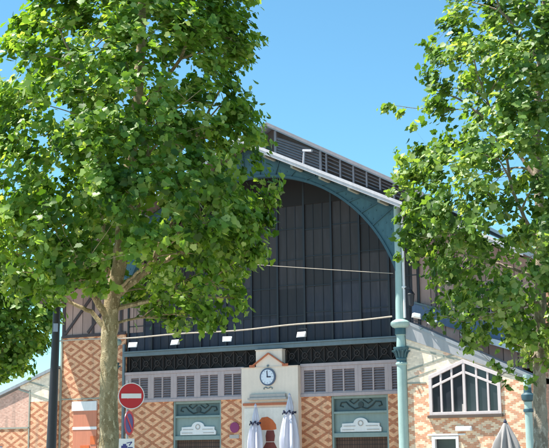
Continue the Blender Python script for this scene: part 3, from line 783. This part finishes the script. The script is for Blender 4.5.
nrm = (tocam*.40+side*.92).normalized(); c1_ = Vector((bx, by, 2.41))+nrm*.04
npd = MB().disc(c1_, nrm, .30, .012, 48).build('no_parking_disc', M['signblue'], rs)
a_ = nrm.cross(UP).normalized()
MB().disc(c1_+nrm*.0125, nrm, .30, .004, 48, .235).build('red_ring', M['signred'], npd)
d1 = (a_+UP).normalized()*.25
MB().bar(c1_+nrm*.0165-d1, c1_+nrm*.0165+d1, .065, .004, tuple(nrm)).build('red_slash', M['signred'], npd)
c2 = Vector((bx, by, 1.86))+tocam*.045+side*(-.01)
pl = MB().bar(c2-side*.19, c2+side*.19, .012, .34).build('towing_plate', M['signwhite'], rs)
q = c2+tocam*.009
w = MB().bar(q-side*.13+UP*-.03, q+side*.02+UP*-.03, .004, .06).bar(q-side*.09+UP*.02, q-side*.01+UP*.02, .004, .045)
w.bar(q+side*.03-UP*.06, q+side*.15-UP*.06, .004, .05).bar(q+side*.06+UP*.0, q+side*.13+UP*.09, .004, .025).bar(q+side*.0+UP*.06, q+side*.13+UP*.09, .004, .02)
w.build('pictogram', M['signblue'], pl)

pb, pt = at(51.2, 448, 26), at(57.0, 306, 26)
dirp = (pt-pb)/(pt.z-pb.z); foot = pb-dirp*(pb.z-.12)
ps = thing('dark_post', foot, 'tall dark grey steel post standing left of the plane trunk', 'post')
MB().tube([foot, foot+dirp*1.0, pb, pt], [.13,.115,.105,.078], 20).build('shaft', M['pole'], ps, 0, True)
MB().tube([pt, pt+UP*.05, pt+UP*.09], [.09,.09,.03], 16).build('cap', M['pole'], ps, 0, True)
st_ = at(55.6, 328, 26)+Vector((CAM.x-foot.x, CAM.y-foot.y, 0)).normalized()*.07
MB().bar(st_-UP*.09-side*.0, st_+UP*.09, .10, .03, tuple(tocam)).build('sticker', plain('pale_blue_sticker', (.30,.38,.55), .5), ps)

# ------------------------------------------------------------------ trees
def leaf_template():
    h = [(0,0),(.13,-.10),(.38,-.04),(.36,.10),(.54,.32),(.42,.38),(.42,.56),(.25,.60),(.17,.78),(0,.98)]
    mid = [(0,1.0),(0,0)]
    L = [(x,y,.16*abs(x)-.10*y*y) for x, y in h]; R_ = [(-x,y,.16*abs(x)-.10*y*y) for x, y in h]
    return np.array(L), np.array(R_)
LT, RTm = leaf_template()
def leaves_mesh(name, pos, nrm, size, tone, mat, parent):
    n = len(pos); k = len(LT)
    T = np.concatenate([LT, RTm[1:-1]])             # shared midrib ends
    nv = len(T)
    rnd = rng.normal(size=(n,3)); z = nrm/np.linalg.norm(nrm, axis=1, keepdims=True)
    x = np.cross(rnd, z); x /= np.linalg.norm(x, axis=1, keepdims=True); y = np.cross(z, x)
    S = size[:,None,None]
    wv = rng.uniform(.82,1.15,size=(n,1,1))
    curl = rng.uniform(-.3,1.6,size=(n,1,1))
    V = pos[:,None,:]+S*(wv*x[:,None,:]*T[None,:,0:1]+y[:,None,:]*T[None,:,1:2]+curl*z[:,None,:]*T[None,:,2:3])
    V = V.reshape(-1,3)
    fl = list(range(k)); frr = [0]+[k+i for i in range(k-2)]+[k-1]; frr = frr[::-1]
    idx = (np.arange(n)[:,None]*nv+np.array(fl+frr)[None,:]).reshape(-1)
    me = bpy.data.meshes.new(name); me.vertices.add(len(V)); me.loops.add(len(idx)); me.polygons.add(2*n)
    off = Vector((0,0,0)); q = parent
    while q: off += q.location; q = q.parent
    me.vertices.foreach_set('co', (V-np.array(off)[None,:]).astype(np.float32).reshape(-1))
    me.loops.foreach_set('vertex_index', idx.astype(np.int32))
    me.polygons.foreach_set('loop_start', (np.arange(2*n)*k).astype(np.int32))
    me.update(calc_edges=True)
    a = me.attributes.new('tone', 'FLOAT', 'FACE'); a.data.foreach_set('value', np.repeat(tone,2).astype(np.float32))
    me.materials.append(mat); o = bpy.data.objects.new(name, me); C.objects.link(o); o.parent = parent
    return o
def in_poly(px, py, P_):
    c = False; j = len(P_)-1
    for i in range(len(P_)):
        xi, yi = P_[i]; xj, yj = P_[j]
        if (yi > py) != (yj > py) and px < (xj-xi)*(py-yi)/(yj-yi)+xi: c = not c
        j = i
    return c
def tree(name, lab, depth, trunk_px, r0, outline, holes, ncl, per, lsz, clr, matl, matb, thick, limbs, group=None, seed=1, sparse=(), extra=()):
    """outline: crown silhouette (side view) in photo units at the tree's distance; it is swept to a round crown in depth"""
    r_ = random.Random(seed); nr = np.random.default_rng(seed)
    b0 = at(trunk_px[0][0], trunk_px[0][1], depth); base = Vector((b0.x, b0.y, .12))
    t = thing(name, base, lab, 'tree', group)
    sc = depth/FPX
    tp = [base]+[at(x, y, depth) for x, y in trunk_px]
    hz = tp[-1].z
    rad = [r0*1.35]+[r0*(1-.75*(q.z-1.5)/(hz-1.5))+.0 for q in tp[1:]]
    # soften the trunk with small bends
    tb = MB()
    pts, rr = [], []
    for i in range(len(tp)-1):
        for k in range(8):
            f = k/8.0; pts.append(tp[i].lerp(tp[i+1], f)+Vector((r_.uniform(-1,1), r_.uniform(-1,1), 0))*.012); rr.append(rad[i]*(1-f)+rad[i+1]*f*1.0+r_.uniform(-.006,.006))
    pts.append(tp[-1]); rr.append(rad[-1])
    tb.tube(pts, rr, 18)
    skel = [(p, q_) for p, q_ in zip(pts, rr) if p.z > 3.6]
    def limb(pp, ra, rb):
        n = len(pp)-1; P2, R2 = [], []
        for i in range(n):
            for k in range(5):
                f = k/5.0; P2.append(pp[i].lerp(pp[i+1], f)+Vector((r_.uniform(-1,1), r_.uniform(-1,1), r_.uniform(-1,1)))*.02)
                R2.append(ra+(rb-ra)*(i+f)/n)
        P2.append(pp[-1]); R2.append(rb)
        tb.tube(P2, R2, 9); skel.extend(zip(P2, R2))
    for pp, ra, rb in limbs: limb([at(x, y, depth+dz) for x, y, dz in pp], ra, rb)
    # sample clump centres
    xs_ = [p[0] for p in outline]; ys_ = [p[1] for p in outline]
    rows = {}
    for y in range(int(min(ys_)), int(max(ys_))+1, 4):
        ins = [x for x in range(int(min(xs_)), int(max(xs_))+1, 4) if in_poly(x, y, outline)]
        if ins: rows[y] = (min(ins), max(ins))
    cl = []; tries = 0
    while len(cl) < ncl and tries < ncl*80:
        tries += 1
        x = r_.uniform(min(xs_), max(xs_)); y = r_.uniform(min(ys_), max(ys_))
        if not in_poly(x, y, outline): continue
        if any(((x-hx)/ha)**2+((y-hy)/hb)**2 < 1 for hx, hy, ha, hb in holes): continue
        if any(((x-hx)/ha)**2+((y-hy)/hb)**2 < 1 and r_.random() < pr for hx, hy, ha, hb, pr in sparse): continue
        yy = min(rows, key=lambda q: abs(q-y)); a, c_ = rows[yy]; mid = (a+c_)/2; hw = max(8, (c_-a)/2)
        u = (x-mid)/hw; hd = math.sqrt(max(.03, 1-u*u))*hw*sc*thick
        dz = r_.uniform(-1, 1); dz = math.copysign(abs(dz)**.42, dz)*hd
        p = at(x, y, depth+dz)
        if any((p-q).length < clr*.55 for q in cl[-60:]): continue
        cl.append(p)
    small = [at(x, y, depth+dz) for x, y, dz in extra]
    # every clump hangs on a thin branch
    skel.sort(key=lambda q: q[0].z)
    for p in cl+small:
        best = min(skel, key=lambda q: (q[0]-p).length+max(0, q[0].z-p.z+.15)*1.6)
        s0, rs_ = best; L = (p-s0).length
        if L < .08: continue
        mid = s0.lerp(p, .55)+Vector((r_.uniform(-1,1), r_.uniform(-1,1), .6))*L*.10
        ra = min(rs_*.7, .012+.016*L)
        tb.tube([s0, s0.lerp(mid, .5)+Vector((0,0,.02)), mid, mid.lerp(p, .5), p], [ra, ra*.85, ra*.65, ra*.45, .006], 6)
        if r_.random() < .6: skel.append((mid, ra*.65))
    tb.build('trunk', matb, t, 0, True)
    # leaves
    P_, N_, S_, T_ = [], [], [], []
    cen = sum(cl, Vector((0,0,0)))/len(cl)
    for ip, p in enumerate(cl+small):
        sm = ip >= len(cl); clr_ = clr*(.42 if sm else 1); m_ = int((per*.28 if sm else per)*r_.uniform(.45, 1.45)); tw = [Vector((r_.gauss(0,1), r_.gauss(0,1), r_.gauss(0,.75))).normalized()*clr_*r_.uniform(.5,1.25) for _ in range(6)]
        o_ = np.array(p); tone0 = r_.uniform(.15,.75)
        w_ = nr.integers(0, 6, m_); f = nr.uniform(.05, 1, (m_,1))**.7
        off = np.array([tuple(q) for q in tw])[w_]*f+nr.normal(0, clr_*.22, (m_,3))
        P_.append(o_+off)
        out = (p-cen); out.z *= .4; out = np.array(out.normalized())
        N_.append(nr.normal(0, .55, (m_,3))+np.array([0,0,.75])+out*.75+off/clr_*.25)
        S_.append(lsz*nr.uniform(.42, 1.25, m_)); T_.append(np.clip(nr.normal(tone0, .27, m_), 0, 1))
    leaves_mesh('crown', np.concatenate(P_), np.concatenate(N_), np.concatenate(S_), np.concatenate(T_), matl, t)
    return t

LEFT = [(-30,80),(-2,55),(14,34),(28,6),(42,-60),(70,-120),(130,-150),(190,-130),(235,-90),(256,-30),(262,0),(258,40),(250,70),(252,100),(258,128),(262,150),(267,175),(270,200),(265,232),(254,262),(252,290),(234,308),(214,322),(188,322),(160,318),(132,308),(118,292),(84,296),(66,300),(48,292),(24,290),(0,280),(-25,262),(-45,200),(-38,140)]
tree('plane_tree', 'big leafy plane tree with mottled trunk in front of the left half of the hall', 24, [(109,448),(108.5,390),(109,340),(112,300),(120,262),(124,215),(132,150),(138,90),(142,20),(140,-60),(138,-120)], .195,
     LEFT, [(122,262,8,22),(150,22,6,8),(98,98,7,9)], 720, 64, .150, .36, M['leaf'], M['bark'], .95,
     [([(109,335,0),(92,312,.1),(68,302,.2),(50,292,.3)], .06, .02), ([(109,322,0),(96,300,-.2),(84,278,-.4),(62,240,-.6),(40,200,-.8)], .085, .03),
      ([(113,300,0),(130,284,-.1),(152,268,-.2),(176,254,-.25),(196,244,-.2)], .085, .03), ([(152,268,-.2),(156,250,-.3),(170,228,-.4),(182,200,-.5)], .05, .02),
      ([(115,285,0),(104,262,.1),(103,225,.3),(98,180,.5),(92,120,.6)], .06, .02), ([(124,215,0),(160,170,.5),(200,130,.9),(225,80,1.1)], .06, .02),
      ([(132,150,0),(90,90,-.6),(60,30,-1.0)], .05, .02), ([(135,120,0),(180,60,-.6),(205,-10,-1.0)], .05, .02), ([(120,262,0),(140,200,-.8),(150,130,-1.5)], .055, .02),
      ([(113,296,0),(128,280,-.5),(150,262,-1.1),(178,236,-1.5)], .04, .015)],
     'street plane trees', 3, sparse=[(108,262,22,30,.6),(60,105,30,14,.5),(110,100,20,14,.45),(10,50,22,26,.35),(150,270,24,13,.6)])
RIGHT = [(446,20),(452,-20),(458,-100),(500,-150),(560,-150),(640,-110),(690,-20),(705,100),(700,220),(670,300),(620,345),(575,362),(545,368),(520,352),(500,336),(470,342),(440,332),(428,318),(442,298),(424,276),(412,256),(402,226),(396,206),(404,188),(398,166),(402,148),(412,132),(424,122),(430,100),(420,82),(428,62),(440,46)]
EXTRA = [(526,362,-.3),(512,368,-.5),(500,378,-.6),(508,386,-.6),(520,376,-.4),(530,382,-.3),(495,366,-.6),(392,107,.8),(384,108,.8),(402,112,.8),
         (424,44,.8),(436,38,.7),(432,52,.8),(414,128,.7),(396,150,.6),(404,160,.5),(398,178,.5),(392,192,.4),(404,206,.4),(398,220,.4),(404,240,.3),(398,258,.3)]
tree('plane_tree', 'paler loose plane tree at the right edge, crown hanging before the aisle roof', 25, [(541,448),(540,400),(539,340),(541,290),(541,240),(538,180),(536,120),(540,60),(545,0),(548,-80)], .15,
     RIGHT, [(478,278,9,8),(500,300,8,9)], 800, 50, .146, .34, M['leaf2'], M['bark2'], .85,
     [([(540,250,0),(528,225,-.1),(512,190,-.3),(505,140,-.5),(500,80,-.6)], .05, .018), ([(540,280,0),(512,268,.3),(480,258,.5),(445,250,.6)], .04, .012),
      ([(538,180,0),(500,130,.5),(460,100,.8),(436,90,.9)], .045, .012), ([(541,240,0),(565,200,-.4),(600,150,-.8)], .06, .02),
      ([(538,150,0),(490,110,-.7),(470,50,-1.1)], .04, .012), ([(540,300,0),(510,312,-.6),(480,320,-1.0),(452,322,-1.2)], .03, .01),
      ([(540,60,0),(500,10,-.4),(480,-50,-.7)], .045, .015),
      ([(539,352,0),(526,362,-.3),(510,370,-.5),(496,380,-.6)], .02, .006), ([(470,110,.8),(430,108,.8),(392,106,.8)], .014, .005), ([(440,60,.8),(424,42,.8)], .01, .004), ([(420,165,.5),(400,160,.5)], .01, .004)],
     'street plane trees', 9, sparse=[(430,110,24,30,.3),(512,318,30,16,.4),(515,212,24,28,.55)],
     extra=EXTRA)
FAR = [(-60,300),(-40,268),(0,250),(30,262),(50,290),(56,312),(50,336),(42,356),(30,368),(10,376),(-15,382),(-45,376),(-60,340)]
tree('young_tree', 'smaller bright green tree behind the dark post, before the left wing', 36, [(-14,448),(-13,400),(-10,350),(-4,310),(0,275)], .11,
     FAR, [], 230, 60, .16, .34, M['leaf'], M['bark'], .9, [([(-12,370,0),(10,340,.2),(35,315,.3)], .04, .015), ([(-11,360,0),(-35,330,-.3)], .04, .015)], None, 21)

# ------------------------------------------------------------------ light
sx, sy, sz = .40, .188, .90
S = Vector((-sx, -sy, sz)).normalized()
sd = bpy.data.lights.new('sun', 'SUN'); so = bpy.data.objects.new('sun', sd); C.objects.link(so)
sd.energy = 5.0; sd.angle = math.radians(.53); sd.color = (1.0, .955, .88)
so.rotation_euler = S.to_track_quat('Z', 'Y').to_euler(); so.location = (0, 0, 40)
W = bpy.data.worlds.new('World'); bpy.context.scene.world = W; W.use_nodes = True
nt = W.node_tree; bg = nt.nodes['Background']
sk = nt.nodes.new('ShaderNodeTexSky'); sk.sky_type = 'NISHITA'; sk.sun_disc = False
sk.sun_elevation = math.asin(S.z); sk.sun_rotation = math.atan2(S.x, S.y)
sk.air_density = 1.0; sk.dust_density = .0; sk.ozone_density = 1.2; sk.altitude = 300
tint = nt.nodes.new('ShaderNodeMix'); tint.data_type = 'RGBA'; tint.blend_type = 'MULTIPLY'; tint.inputs[0].default_value = 1
tint.inputs[7].default_value = (.62, .985, 1.0, 1)      # the clear southern blue of the day
nt.links.new(sk.outputs[0], tint.inputs[6]); nt.links.new(tint.outputs[2], bg.inputs[0]); bg.inputs[1].default_value = .095
sc_ = bpy.context.scene
sc_.view_settings.view_transform = 'Standard'; sc_.view_settings.look = 'None'; sc_.view_settings.exposure = 1.18; sc_.view_settings.gamma = 1
sc_.view_settings.use_curve_mapping = False
